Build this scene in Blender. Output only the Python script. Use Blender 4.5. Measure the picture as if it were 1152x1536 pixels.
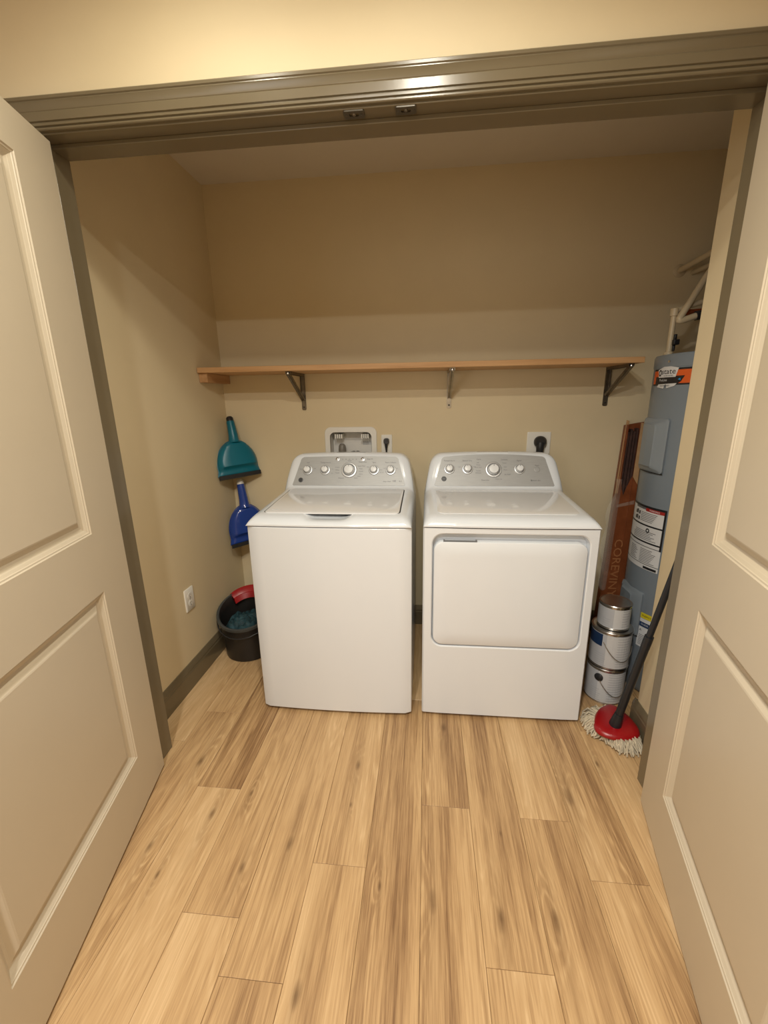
import bpy, bmesh, math, random
from mathutils import Vector, Matrix
random.seed(7)
for o in list(bpy.data.objects): bpy.data.objects.remove(o)
S = bpy.context.scene
COL = S.collection
PI = math.pi

# ------------------------------------------------------------------ camera
cam_d = bpy.data.cameras.new('camera'); cam = bpy.data.objects.new('camera', cam_d); COL.objects.link(cam)
S.camera = cam
cr = Vector((0.995115839, 0.097450753, -0.0157422)); cu = Vector((-0.009949817, 0.257678969, 0.966179357))
cf = Vector((-0.09821134, 0.96130375, -0.25739004))
M = Matrix((cr, cu, -cf)).transposed().to_4x4(); M.translation = Vector((0.04409, -2.4452, 1.38853))
cam.matrix_world = M
cam_d.sensor_fit = 'HORIZONTAL'; cam_d.sensor_width = 36.0; cam_d.lens = 634.78 / 1152 * 36.0
cam_d.clip_start = 0.02

# ------------------------------------------------------------------ world, lights, exposure
W = bpy.data.worlds.new('world'); S.world = W; W.use_nodes = True
W.node_tree.nodes['Background'].inputs[0].default_value = (1.0, 0.85, 0.65, 1)
W.node_tree.nodes['Background'].inputs[1].default_value = 0.05
def lamp(name, loc, power, size, col=(1.0, 0.83, 0.60), spread=180):
    d = bpy.data.lights.new(name, 'AREA'); d.shape = 'DISK'; d.size = size; d.energy = power; d.color = col
    d.spread = math.radians(spread)
    o = bpy.data.objects.new(name, d); COL.objects.link(o); o.location = loc
    return o
lamp('hall_downlight', (-0.50, -1.64, 2.462), 3.9, 0.10, (1.0, 0.96, 0.80), 166)
lamp('hall_downlight', (0.03, -1.70, 2.462), 3.0, 0.12, (1.0, 0.97, 0.84))
lamp('hall_downlight', (0.02, -2.16, 2.462), 17.0, 0.10, (1.0, 0.94, 0.80), 160)
lamp('hall_downlight', (-0.30, -2.95, 2.462), 30.0, 0.12, (1.0, 0.98, 0.95), 170)
def added_area_light(name, loc, sx, sy, power, col):
    d = bpy.data.lights.new(name, 'AREA'); d.shape = 'RECTANGLE'; d.size = sx; d.size_y = sy; d.energy = power; d.color = col
    o = bpy.data.objects.new(name, d); COL.objects.link(o); o.location = loc; o.rotation_euler = (math.radians(-90), 0, 0)
    o.rotation_euler = (math.radians(90), 0, 0)
    return o
added_area_light('added_daylight', (-1.45, -4.27, 1.45), 1.0, 1.3, 11.0, (0.95, 0.97, 1.0))  # unseen light added behind the camera to bring in neutral daylight
S.view_settings.view_transform = 'Standard'; S.view_settings.look = 'None'
S.view_settings.gamma = 1.0; S.view_settings.use_curve_mapping = False
S.view_settings.exposure = 0.22

# ------------------------------------------------------------------ materials
def srgb(r, g, b):
    f = lambda c: (c/255/12.92) if c/255 <= 0.04045 else ((c/255+0.055)/1.055)**2.4
    return (f(r), f(g), f(b), 1)
class NT:
    def __init__(s, name):
        s.m = bpy.data.materials.new(name); s.m.use_nodes = True; s.t = s.m.node_tree
        s.bsdf = s.t.nodes['Principled BSDF']
    def n(s, typ, **k):
        nd = s.t.nodes.new(typ)
        for a, v in k.items(): setattr(nd, a, v)
        return nd
    def l(s, a, b): s.t.links.new(a, b)
    def math(s, op, a, b=None, c=None, clamp=False):
        nd = s.n('ShaderNodeMath', operation=op, use_clamp=clamp)
        for i, v in enumerate((a, b, c)):
            if v is None: continue
            if isinstance(v, (int, float)): nd.inputs[i].default_value = v
            else: s.l(v, nd.inputs[i])
        return nd.outputs[0]
    def mix(s, fac, a, b, blend='MIX'):
        nd = s.n('ShaderNodeMix', data_type='RGBA', blend_type=blend)
        for i, v in ((0, fac), (6, a), (7, b)):
            if isinstance(v, (int, float, tuple)): nd.inputs[i].default_value = v
            else: s.l(v, nd.inputs[i])
        return nd.outputs[2]
    def noise(s, vec, scale, detail=3, rough=0.55):
        nd = s.n('ShaderNodeTexNoise'); nd.inputs['Scale'].default_value = scale
        nd.inputs['Detail'].default_value = detail; nd.inputs['Roughness'].default_value = rough
        if vec is not None: s.l(vec, nd.inputs['Vector'])
        return nd.outputs['Fac']
    def ramp(s, fac, stops):
        nd = s.n('ShaderNodeValToRGB'); e = nd.color_ramp.elements
        while len(e) < len(stops): e.new(0.5)
        for el, (p, c) in zip(e, stops): el.position = p; el.color = c
        s.l(fac, nd.inputs[0]); return nd.outputs[0]
    def mapr(s, v, a, b, c, d):
        nd = s.n('ShaderNodeMapRange'); s.l(v, nd.inputs[0])
        for i, x in enumerate((a, b, c, d)): nd.inputs[i+1].default_value = x
        return nd.outputs[0]
    def bump(s, h, strength, dist=0.001):
        nd = s.n('ShaderNodeBump'); nd.inputs['Strength'].default_value = strength; nd.inputs['Distance'].default_value = dist
        s.l(h, nd.inputs['Height']); s.l(nd.outputs[0], s.bsdf.inputs['Normal'])
def plain(name, col, rough=0.5, metal=0.0, spec=0.5, var=0.04, bump=0.0, bscale=200, coat=0.0, nscale=6):
    t = NT(name); b = t.bsdf
    geo = t.n('ShaderNodeNewGeometry').outputs['Position']
    nz = t.noise(geo, nscale, 4)
    a = tuple(c*(1-var) for c in col[:3])+(1,); c2 = tuple(min(1, c*(1+var)) for c in col[:3])+(1,)
    t.l(t.ramp(nz, [(0.3, a), (0.7, c2)]), b.inputs['Base Color'])
    b.inputs['Roughness'].default_value = rough; b.inputs['Metallic'].default_value = metal
    b.inputs['Specular IOR Level'].default_value = spec
    if coat: b.inputs['Coat Weight'].default_value = coat; b.inputs['Coat Roughness'].default_value = 0.08
    if bump: t.bump(t.noise(geo, bscale, 2), bump)
    return t.m
L = lambda r, g, b: (r, g, b, 1)
wall_m = plain('wall_paint', L(.70, .585, .385), 0.62, spec=0.35, var=.015, bump=0.12, bscale=260)
ceil_m = plain('ceiling_paint', L(.66, .60, .50), 0.85, spec=0.2, var=.015, bump=0.1, bscale=200)
door_m = plain('door_paint', L(.58, .50, .375), 0.38, var=.012, bump=0.03, bscale=120)
trim_m = plain('trim_paint', L(.160, .128, .078), 0.22, var=.04, bump=0.05, bscale=60)
white_m = plain('white_enamel', L(.735, .765, .80), 0.22, var=.006, coat=0.3)
whitep_m = plain('white_plastic', L(.74, .75, .755), 0.3, var=.006)
lid_m = plain('lid_gloss', L(.75, .745, .74), 0.10, var=.006, coat=0.5)
gap_m = plain('dark_gap', L(.02, .02, .02), 0.6)
rubber_m = plain('black_rubber', L(.012, .012, .013), 0.45)
blackp_m = plain('black_plastic', L(.022, .022, .024), 0.32)
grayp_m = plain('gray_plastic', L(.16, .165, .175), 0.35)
charcoal_m = plain('charcoal_plastic', L(.016, .014, .013), 0.42)
darkgray_m = plain('slate_handle', L(.013, .016, .021), 0.35)
chrome_m = plain('chrome', L(.70, .71, .73), 0.26, metal=1.0)
bezel_m = plain('satin_bezel', L(.62, .63, .64), 0.3, metal=.6)
steel_m = plain('galvanised_steel', L(.42, .38, .32), 0.34, metal=1.0, var=.12, nscale=30)
tin_m = plain('tin_can', L(.62, .60, .57), 0.26, metal=1.0, var=.08, nscale=20)
bronze_m = plain('dark_bracket', L(.20, .17, .13), 0.38, metal=0.9, var=.2, nscale=40)
catch_m = plain('painted_catch', L(.075, .062, .042), 0.35, metal=.3)
teal_m = plain('teal_plastic', L(.0, .13, .19), 0.35, var=.04)
blue_m = plain('blue_plastic', L(.008, .045, .27), 0.16, var=.04, coat=0.4)
red_m = plain('red_plastic', L(.31, .004, .007), 0.3, var=.05)
heater_m = plain('heater_enamel', L(.175, .205, .235), 0.33, var=.03)
heaterp_m = plain('heater_panel', L(.205, .235, .262), 0.28, var=.03)
label_m = plain('label_paper', L(.60, .60, .60), 0.4, var=.02)
grayprint_m = plain('gray_print', L(.11, .11, .115), 0.5)
ink_m = plain('black_ink', L(.012, .012, .014), 0.4)
orange_m = plain('orange_print', L(.62, .10, .015), 0.4)
redprint_m = plain('red_print', L(.32, .02, .015), 0.4)
yellow_m = plain('yellow_print', L(.62, .52, .02), 0.4)
blueprint_m = plain('blue_print', L(.008, .03, .09), 0.4)
pvc_m = plain('cream_pipe', L(.58, .48, .32), 0.38, var=.05)
copper_m = plain('copper', L(.55, .16, .06), 0.35, metal=0.8, var=.1)
yarn_m = plain('cotton_yarn', L(.55, .48, .36), 0.95, var=.22, nscale=60, spec=0.1)
teal_cloth_m = plain('teal_cloth', L(.010, .045, .056), 0.7, var=.6, nscale=45, bump=.6, bscale=120)
outletw_m = plain('outlet_plastic', L(.80, .78, .72), 0.28, var=.006)
boxgray_m = plain('box_shell_plastic', L(.78, .76, .72), 0.35, var=.02)  # even off-white plastic of the recessed supply box
arrest_m = plain('gray_hammer_arrestor', L(.22, .20, .17), 0.4, var=.05)
hosew_m = plain('white_hose', L(.75, .73, .68), 0.4)

def silver():
    t = NT('brushed_silver'); b = t.bsdf
    geo = t.n('ShaderNodeNewGeometry').outputs['Position']
    mp = t.n('ShaderNodeMapping'); mp.inputs['Scale'].default_value = (6, 300, 300); t.l(geo, mp.inputs[0])
    nz = t.noise(mp.outputs[0], 4, 3)
    t.l(t.ramp(nz, [(.3, L(.33, .33, .325)), (.7, L(.40, .40, .395))]), b.inputs['Base Color'])
    b.inputs['Metallic'].default_value = .35; b.inputs['Roughness'].default_value = .48
    return t.m
silver_m = silver()

def cardboard():
    t = NT('printed_carton'); b = t.bsdf
    geo = t.n('ShaderNodeNewGeometry').outputs['Position']
    nz = t.noise(geo, 14, 5)
    t.l(t.ramp(nz, [(.3, L(.15, .042, .014)), (.6, L(.21, .06, .02)), (.8, L(.27, .095, .038))]), b.inputs['Base Color'])
    b.inputs['Roughness'].default_value = .3
    return t.m
carton_m = cardboard()
kraft_m = plain('kraft_board', L(.42, .25, .12), 0.8, var=.15, nscale=20)
cartonprint_m = plain('carton_print', L(.36, .15, .06), 0.4)
plank_edge_m = plain('dark_board', L(.05, .022, .016), 0.6, var=.4, nscale=30)

def film():
    t = NT('clear_film'); b = t.bsdf
    geo = t.n('ShaderNodeNewGeometry').outputs['Position']
    b.inputs['Base Color'].default_value = L(.85, .80, .70); b.inputs['Roughness'].default_value = .12
    b.inputs['Alpha'].default_value = .16
    t.bump(t.noise(geo, 30, 3), .5, .01)
    return t.m
film_m = film()

def wood_floor(obj_attr=True):
    t = NT('oak_plank'); b = t.bsdf
    tc = t.n('ShaderNodeTexCoord').outputs['Object']
    def attr(nm):
        a = t.n('ShaderNodeAttribute', attribute_type='OBJECT', attribute_name=nm); return a
    seed = attr('seed').outputs['Fac']; tone = attr('tone').outputs['Fac']
    sx = t.n('ShaderNodeSeparateXYZ'); t.l(tc, sx.inputs[0])
    X, Y = sx.outputs[0], sx.outputs[1]
    zoff = t.math('MULTIPLY', seed, 13.7)
    # knots: two positions per plank, elongated along the grain
    warpsum = None; dark = None
    for kn in ('knot_a', 'knot_b'):
        kv = t.n('ShaderNodeSeparateXYZ'); t.l(attr(kn).outputs['Vector'], kv.inputs[0])
        dx = t.math('SUBTRACT', X, kv.outputs[0]); dy = t.math('SUBTRACT', Y, kv.outputs[1])
        sz = kv.outputs[2]
        ex = t.math('DIVIDE', dx, sz); ey = t.math('DIVIDE', t.math('MULTIPLY', dy, 0.36), sz)
        d2 = t.math('ADD', t.math('MULTIPLY', ex, ex), t.math('MULTIPLY', ey, ey))
        halo = t.math('POWER', 2.718, t.math('MULTIPLY', d2, -0.30))
        core = t.math('POWER', 2.718, t.math('MULTIPLY', d2, -3.2))
        tail_y = t.math('DIVIDE', t.math('MULTIPLY', dy, 0.085), sz)
        d3 = t.math('ADD', t.math('MULTIPLY', t.math('MULTIPLY', ex, ex), 0.9), t.math('MULTIPLY', tail_y, tail_y))
        tail = t.math('MULTIPLY', t.math('POWER', 2.718, t.math('MULTIPLY', d3, -1.4)), 0.30)
        core = t.math('MAXIMUM', core, tail)
        warpsum = halo if warpsum is None else t.math('ADD', warpsum, halo)
        dark = core if dark is None else t.math('MAXIMUM', dark, core)
    def vec(ax, ay):
        c = t.n('ShaderNodeCombineXYZ'); t.l(t.math('MULTIPLY', X, ax), c.inputs[0]); t.l(t.math('MULTIPLY', Y, ay), c.inputs[1]); t.l(zoff, c.inputs[2]); return c.outputs[0]
    field = t.noise(vec(6.5, 0.60), 1.0, 2, .45)
    field = t.math('ADD', field, t.math('MULTIPLY', warpsum, 0.10))
    rings = t.math('SINE', t.math('MULTIPLY', field, 170.0))
    rings = t.math('POWER', t.mapr(rings, -1, 1, 0, 1), 3.0)
    brk = t.mapr(t.noise(vec(130, 9.0), 1.0, 3, .6), .40, .62, 0, 1)
    vary = t.mapr(t.noise(vec(7, .7), 1.0, 2, .5), .42, .62, 0, 1)
    rings = t.math('MULTIPLY', t.math('MULTIPLY', rings, brk), vary)
    broad = t.noise(vec(17, 0.85), 1.0, 4, .62)
    wide = t.noise(vec(5, 0.5), 1.0, 2, .5)
    fine = t.noise(vec(190, 4.5), 1.0, 4, .68)
    fine2 = t.noise(vec(480, 12.0), 1.0, 2, .6)
    g = t.math('ADD', t.math('MULTIPLY', rings, 0.24), t.math('MULTIPLY', broad, 0.72))
    g = t.math('ADD', g, t.math('MULTIPLY', wide, 0.35))
    g = t.math('ADD', g, t.math('MULTIPLY', fine, 0.56))
    g = t.math('ADD', g, t.math('MULTIPLY', fine2, 0.20))
    g = t.math('ADD', t.math('ADD', g, -0.320), t.math('MULTIPLY', tone, 1.0))
    col = t.ramp(g, [(.36, L(.21, .112, .050)), (.50, L(.375, .226, .106)), (.64, L(.53, .340, .166)), (.88, L(.66, .455, .245))])
    knotn = t.noise(vec(60, 20), 1.0, 3)
    dk = t.math('MULTIPLY', dark, t.mapr(knotn, .2, .75, .55, 1.15), clamp=True)
    col = t.mix(t.math('MULTIPLY', dk, .74), col, L(.095, .045, .017))
    t.l(col, b.inputs['Base Color'])
    b.inputs['Roughness'].default_value = .42; b.inputs['Specular IOR Level'].default_value = .4
    t.bump(fine, .12, .0006)
    return t.m
oak_m = wood_floor()

def pine(name, c0, c1, axis=0):
    t = NT(name); b = t.bsdf
    geo = t.n('ShaderNodeNewGeometry').outputs['Position']
    mp = t.n('ShaderNodeMapping'); s = [40, 40, 40]; s[axis] = 2.5; mp.inputs['Scale'].default_value = s; t.l(geo, mp.inputs[0])
    nz = t.noise(mp.outputs[0], 1, 4)
    t.l(t.ramp(nz, [(.3, c0), (.7, c1)]), b.inputs['Base Color'])
    b.inputs['Roughness'].default_value = .55
    return t.m
pine_m = pine('pine_shelf', L(.50, .27, .11), L(.66, .40, .19))
piney_m = pine('pine_cleat', L(.42, .22, .09), L(.55, .32, .15), 1)

# ------------------------------------------------------------------ mesh helpers
WO = {}
def wo(o): return WO.get(o.name, Vector((0, 0, 0))) if o else Vector((0, 0, 0))
def link(name, data, parent, loc):
    o = bpy.data.objects.new(name, data); COL.objects.link(o)
    if parent: o.parent = parent
    o.location = Vector(loc) - wo(parent); WO[o.name] = Vector(loc)
    return o
def tag(o, label=None, cat=None, group=None, kind=None):
    if label: o['label'] = label
    if cat: o['category'] = cat
    if group: o['group'] = group
    if kind: o['kind'] = kind
    return o
def thing(name, label, cat, loc, group=None):
    return tag(link(name, None, None, loc), label, cat, group)
class MB:
    def __init__(s): s.v = []; s.f = []; s.m = []
    def add(s, vs, fs, mi=0, xf=None):
        o = len(s.v)
        for p in vs:
            p = Vector(p); s.v.append(xf @ p if xf else p)
        for f in fs: s.f.append(tuple(i+o for i in f)); s.m.append(mi)
        return s
    def box(s, a, b, mi=0, xf=None):
        x0, y0, z0 = a; x1, y1, z1 = b
        return s.add([(x0,y0,z0),(x1,y0,z0),(x1,y1,z0),(x0,y1,z0),(x0,y0,z1),(x1,y0,z1),(x1,y1,z1),(x0,y1,z1)],
            [(0,3,2,1),(4,5,6,7),(0,1,5,4),(1,2,6,5),(2,3,7,6),(3,0,4,7)], mi, xf)
    def prism(s, poly, fn, d0, d1, mi=0, caps=True):
        # poly: 2D loop; fn(u,v,d) -> 3D
        n = len(poly); vs = [fn(u, v, d0) for u, v in poly]+[fn(u, v, d1) for u, v in poly]
        fs = [(i, (i+1) % n, n+(i+1) % n, n+i) for i in range(n)]
        if caps: fs += [tuple(range(n-1, -1, -1)), tuple(range(n, 2*n))]
        return s.add(vs, fs, mi)
    def loft(s, rings, closed=True, cap0=True, cap1=True, mi=0, xf=None):
        n = len(rings[0]); vs = [p for r in rings for p in r]; fs = []
        for k in range(len(rings)-1):
            for i in range(n if closed else n-1):
                j = (i+1) % n; fs.append((k*n+i, k*n+j, (k+1)*n+j, (k+1)*n+i))
        if cap0: fs.append(tuple(range(n-1, -1, -1)))
        if cap1: fs.append(tuple((len(rings)-1)*n+i for i in range(n)))
        return s.add(vs, fs, mi, xf)
    def lathe(s, prof, n=32, mi=0, xf=None, cap0=True, cap1=True):
        return s.loft([[(r*math.cos(2*PI*i/n), r*math.sin(2*PI*i/n), z) for i in range(n)] for r, z in prof], True, cap0, cap1, mi, xf)
    def tube(s, pts, r, n=10, mi=0, sx=1.0, caps=True):
        pts = [Vector(p) for p in pts]; rings = []; up = None
        for i, p in enumerate(pts):
            d = (pts[min(i+1, len(pts)-1)]-pts[max(i-1, 0)]).normalized()
            if up is None: up = Vector((0, 0, 1)) if abs(d.z) < .9 else Vector((1, 0, 0))
            a = d.cross(up)
            if a.length < 1e-6: a = d.orthogonal()
            a.normalize(); bb = a.cross(d).normalized(); up = bb
            rr = r[i] if isinstance(r, (list, tuple)) else r
            rings.append([p+a*(rr*math.cos(2*PI*k/n)*sx)+bb*(rr*math.sin(2*PI*k/n)) for k in range(n)])
        return s.loft(rings, True, caps, caps, mi)
    def build(s, name, mats, parent=None, origin=None, smooth=None, bevel=0, seg=2, solid=0):
        if not isinstance(mats, (list, tuple)): mats = [mats]
        lo = Vector([min(p[i] for p in s.v) for i in range(3)]); hi = Vector([max(p[i] for p in s.v) for i in range(3)])
        if origin is None: origin = (lo+hi)/2 if parent else Vector(((lo.x+hi.x)/2, (lo.y+hi.y)/2, lo.z))
        origin = Vector(origin)
        me = bpy.data.meshes.new(name); me.from_pydata([p-origin for p in s.v], [], s.f)
        for m in mats: me.materials.append(m)
        me.polygons.foreach_set('material_index', s.m); me.update()
        bm = bmesh.new(); bm.from_mesh(me); bmesh.ops.recalc_face_normals(bm, faces=bm.faces); bm.to_mesh(me); bm.free()
        if smooth is not None:
            me.polygons.foreach_set('use_smooth', [True]*len(me.polygons)); me.set_sharp_from_angle(angle=math.radians(smooth))
        o = link(name, me, parent, origin)
        if bevel:
            b = o.modifiers.new('bevel', 'BEVEL'); b.width = bevel; b.segments = seg; b.limit_method = 'ANGLE'; b.angle_limit = math.radians(35)
            b.harden_normals = False
            if smooth is None:
                me.polygons.foreach_set('use_smooth', [True]*len(me.polygons)); me.set_sharp_from_angle(angle=math.radians(35))
        if solid:
            m = o.modifiers.new('solid', 'SOLIDIFY'); m.thickness = solid; m.offset = -1
        return o
def rr(x0, x1, z0, z1, r, n=6):
    out = []
    for cx, cz, a0 in ((x1-r, z1-r, 0), (x0+r, z1-r, 90), (x0+r, z0+r, 180), (x1-r, z0+r, 270)):
        for k in range(n+1):
            a = math.radians(a0+90*k/n); out.append((cx+r*math.cos(a), cz+r*math.sin(a)))
    return out
XZ = lambda u, v, d: (u, d, v)
def resample_rect(x0, x1, z0, z1, loop):
    # points on the rectangle's edge, one for each point of the rounded loop inside it
    out = []; cx = (x0+x1)/2; cz = (z0+z1)/2; m = len(loop)//4
    cor = [(x1, z1), (x0, z1), (x0, z0), (x1, z0)]
    for q in range(4):
        for k in range(m):
            u, v = loop[q*m+k]; c = cor[q]
            h = m//2
            if k == h: out.append(c)
            elif (q % 2 == 0) == (k < h): out.append((c[0], v))
            else: out.append((u, c[1]))
    return out
_txt = {}
def text2d(body, size):
    if (body) not in _txt:
        cu_ = bpy.data.curves.new('t', 'FONT'); cu_.body = body; cu_.align_x = 'CENTER'; cu_.align_y = 'CENTER'; cu_.size = 1; cu_.resolution_u = 2
        ob = bpy.data.objects.new('t', cu_); COL.objects.link(ob)
        me = ob.to_mesh(); _txt[body] = ([tuple(v.co) for v in me.vertices], [tuple(p.vertices) for p in me.polygons])
        ob.to_mesh_clear(); bpy.data.objects.remove(ob); bpy.data.curves.remove(cu_)
    vs, fs = _txt[body]
    return [(x*size, y*size) for x, y, z in vs], fs
def put_text(mb, body, size, fn, mi=0):
    vs, fs = text2d(body, size); mb.add([fn(x, y) for x, y in vs], fs, mi)

# ================================================================== SETTING
XL, XS, YF, YB, ZC = -1.127, 0.955, -1.19, -1.075, 2.473
JL, JR, ZH = -1.010, 0.853, 2.083
HX, HY = 2.3, -4.3
fl = MB().box((-HX, HY, -.06), (HX, .12, -.011)).build('floor', gap_m); fl['kind'] = 'structure'
fl_o = WO[fl.name]
# planks: columns and end joints measured from the photograph
px0, pw, PLEN = .0398, .16726, 1.22
joint = {-7: -1.05, -6: -.871, -5: -1.253, -4: -1.643, -3: -1.766, -2: -1.482, -1: -.72, 0: -1.26, 1: -1.69, 2: -1.28, 3: -1.46, 4: -.86}
knots = [(-.843,-1.142,.021),(-.836,-1.48,.014),(-.688,-1.355,.017),(-.384,-1.431,.018),(-.211,-1.112,.017),(-.256,-1.783,.020),(.565,-1.183,.026),
         (.075,-1.555,.022),(.261,-1.584,.022),(.41,-1.574,.020),(.131,-.888,.020),(-.583,-1.267,.012),(-.509,-1.518,.014),(-.759,-1.558,.010),
         (.30,-1.34,.008),(.24,-1.31,.008),(-.08,-1.53,.010),(-.21,-1.28,.008),(-.52,-1.02,.014),(.72,-1.03,.012)]
tones = {(-5, -1.643-PLEN): 0, }
def plank(k, y0, y1):
    x0 = px0+k*pw; x1 = x0+pw
    if x0 > HX or x1 < -HX: return
    g = .0004; c = .0010
    rings = [[(x0+g+i, y0+g+i, z), (x1-g-i, y0+g+i, z), (x1-g-i, y1-g-i, z), (x0+g+i, y1-g-i, z)] for i, z in ((0, -.0105), (0, -c), (c, 0))]
    mb = MB().loft(rings)
    ob = mb.build('plank', oak_m, fl, origin=((x0+x1)/2, (y0+y1)/2, 0))
    rnd = random.Random(k*131+round(y0*100))
    ob['seed'] = rnd.random()*10
    ob['tone'] = rnd.uniform(-.05, .04)
    ks = [(a-(x0+x1)/2, b-(y0+y1)/2, s) for a, b, s in knots if x0 < a < x1 and y0 < b < y1]
    vis = y1 > -2.1
    while len(ks) < 2: ks.append((rnd.uniform(-.05, .05), rnd.uniform(-.5, .5) , rnd.uniform(.005, .009)) if not vis else (9., 9., .01))
    ob['knot_a'] = ks[0]; ob['knot_b'] = ks[1]
    return ob
plank_tone = {}
for k in range(-14, 14):
    j = joint.get(k, random.Random(k).uniform(-1.9, -.7))
    ys = [0.0]
    y = j
    while y < -.05: y += PLEN
    y -= PLEN if y >= 0 else 0
    seq = [0.02]
    while y > HY:
        seq.append(y); y -= PLEN
    seq.append(HY)
    for a, b in zip(seq[:-1], seq[1:]):
        if a-b < .01: continue
        o = plank(k, b, a)
        if o and k in (-5, -4, 0, 2, 3, -2, -3) : o['tone'] = {(-5, 0): -.06, (-5, 1): .07, (-4, 0): -.02, (-4, 1): .03, (0, 0): -.02, (0, 1): .0, (2, 0): .045, (2, 1): -.02,
                     (3, 0): -.075, (3, 1): .03, (-2, 0): .0, (-2, 1): .04, (-3, 0): -.01, (-3, 1): .03}.get((k, seq.index(a) - (1 if len(seq) > 1 and seq[1] > -.5 else 0)), o['tone'])
def struct(name, mb, m, parent=None, **k):
    o = mb.build(name, m, parent, **k)
    if not parent: o['kind'] = 'structure'
    return o
# closet walls
HB = (-.513, -.270, .975, 1.209)   # hole of the laundry supply box
hl = rr(*HB, .03, 4); outer = resample_rect(XL-.1, 1.95, 0, ZC, hl)
mb = MB()
vs = [(u, 0, v) for u, v in hl]+[(u, 0, v) for u, v in outer]+[(u, .12, v) for u, v in hl]+[(u, .12, v) for u, v in outer]; n = len(hl)
fs = []
for i in range(n):
    j = (i+1) % n
    fs += [(i, j, n+j, n+i), (2*n+i, 3*n+i, 3*n+j, 2*n+j), (i, 2*n+i, 2*n+j, j), (n+i, n+j, 3*n+j, 3*n+i)]
mb.add(vs, fs); struct('wall_back', mb, wall_m)
struct('wall_left', MB().box((XL-.1, YB, 0), (XL, 0, ZC)), wall_m)
struct('wall_stub', MB().box((XS, YB, 0), (XS+.115, -.805, ZC)), wall_m, bevel=.004)
struct('wall_right', MB().box((1.85, YB, 0), (1.95, 0, ZC)), wall_m)
mb = MB().box((-HX, YF, 0), (JL-.02, YB, ZC)).box((JR+.02, YF, 0), (HX, YB, ZC)).box((JL-.02, YF, ZH+.02), (JR+.02, YB, ZC))
struct('wall_front', mb, wall_m)
struct('ceiling', MB().box((-HX, HY, ZC), (HX, .12, ZC+.08)), ceil_m)
struct('wall_hall_back', MB().box((-HX, HY-.1, 0), (HX, HY, ZC)), wall_m)
struct('wall_hall_left', MB().box((-HX-.1, HY, 0), (-HX, YF, ZC)), wall_m)
struct('wall_hall_right', MB().box((HX, HY, 0), (HX+.1, YF, ZC)), wall_m)
wf = MB()
for a_, b_ in (((-2.0, HY, .75), (-1.94, HY+.02, 2.15)), ((-.96, HY, .75), (-.90, HY+.02, 2.15)), ((-1.94, HY, .75), (-.96, HY+.02, .80)), ((-1.94, HY, 2.10), (-.96, HY+.02, 2.15)), ((-1.47, HY, .8), (-1.43, HY+.015, 2.1))): wf.box(a_, b_)
win = struct('added_window', wf, trim_m)  # window added out of view to go with the daylight area light
MB().box((-1.94, HY+.002, .80), (-.96, HY+.006, 2.10)).build('pane', plain('added_window_glass', L(.7, .75, .78), .05), win)
# baseboards: profile (out from wall, height)
BP = [(0, 0), (.015, 0), (.015, .085), (.013, .089), (.0125, .096), (.014, .099), (.011, .112), (.006, .122), (.004, .128), (0, .128)]
def baseboard(name, fn, a, b):
    mb = MB(); n = len(BP)
    mb.loft([[fn(d, a, z) for d, z in BP], [fn(d, b, z) for d, z in BP]]); struct(name, mb, trim_m, smooth=25)
baseboard('baseboard_left', lambda d, s, z: (XL+d, s, z), YB, 0)
baseboard('baseboard_back', lambda d, s, z: (s, -d, z), XL+.015, 1.85)
baseboard('baseboard_stub', lambda d, s, z: (XS-d, s, z), YB, -.790)
baseboard('baseboard_stub_end', lambda d, s, z: (s, -.805+d, z), XS-.012, XS+.115)
# door frame: jambs with stops, casings
def trim(n, mb, **k): return struct('trim_%d' % n, mb, trim_m, **k)
sy0, sy1 = -1.148, -1.085
trim(1, MB().box((JL-.02, YF, 0), (JL, YB, ZH+.02)).box((JL, sy0, 0), (JL+.011, sy1, ZH)), bevel=.0015)
trim(2, MB().box((JR, YF, 0), (JR+.02, YB, ZH+.02)).box((JR-.011, sy0, 0), (JR, sy1, ZH)), bevel=.0015)
head = trim(3, MB().box((JL, YF, ZH), (JR, YB, ZH+.02)).box((JL+.011, sy0, ZH-.011), (JR-.011, sy1, ZH)), bevel=.0015)
CP = [(0, 0), (0, .0085), (.002, .0105), (.005, .0108), (.0068, .0070), (.0082, .0070), (.010, .0115), (.0145, .0120), (.0165, .0085), (.0185, .0085), (.0200, .0122), (.038, .0138), (.0395, .0130), (.041, .0142), (.055, .0176), (.0575, .0192), (.059, .0172), (.0608, .0172), (.063, .0198), (.069, .0200), (.072, .017), (.072, 0)]
rv = .005
def head_pt(w, d, side):   # mitred ends
    x = (JL-rv-w) if side == 0 else (JR+rv+w); return (x, YF-d, ZH+rv+w)
trim(4, MB().loft([[head_pt(w, d, 0) for w, d in CP], [head_pt(w, d, 1) for w, d in CP]]), smooth=25)
trim(5, MB().loft([[(JL-rv-w, YF-d, ZH+rv+w) for w, d in CP], [(JL-rv-w, YF-d, 0) for w, d in CP]]), smooth=25)
trim(6, MB().loft([[(JR+rv+w, YF-d, ZH+rv+w) for w, d in CP], [(JR+rv+w, YF-d, 0) for w, d in CP]]), smooth=25)
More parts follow.
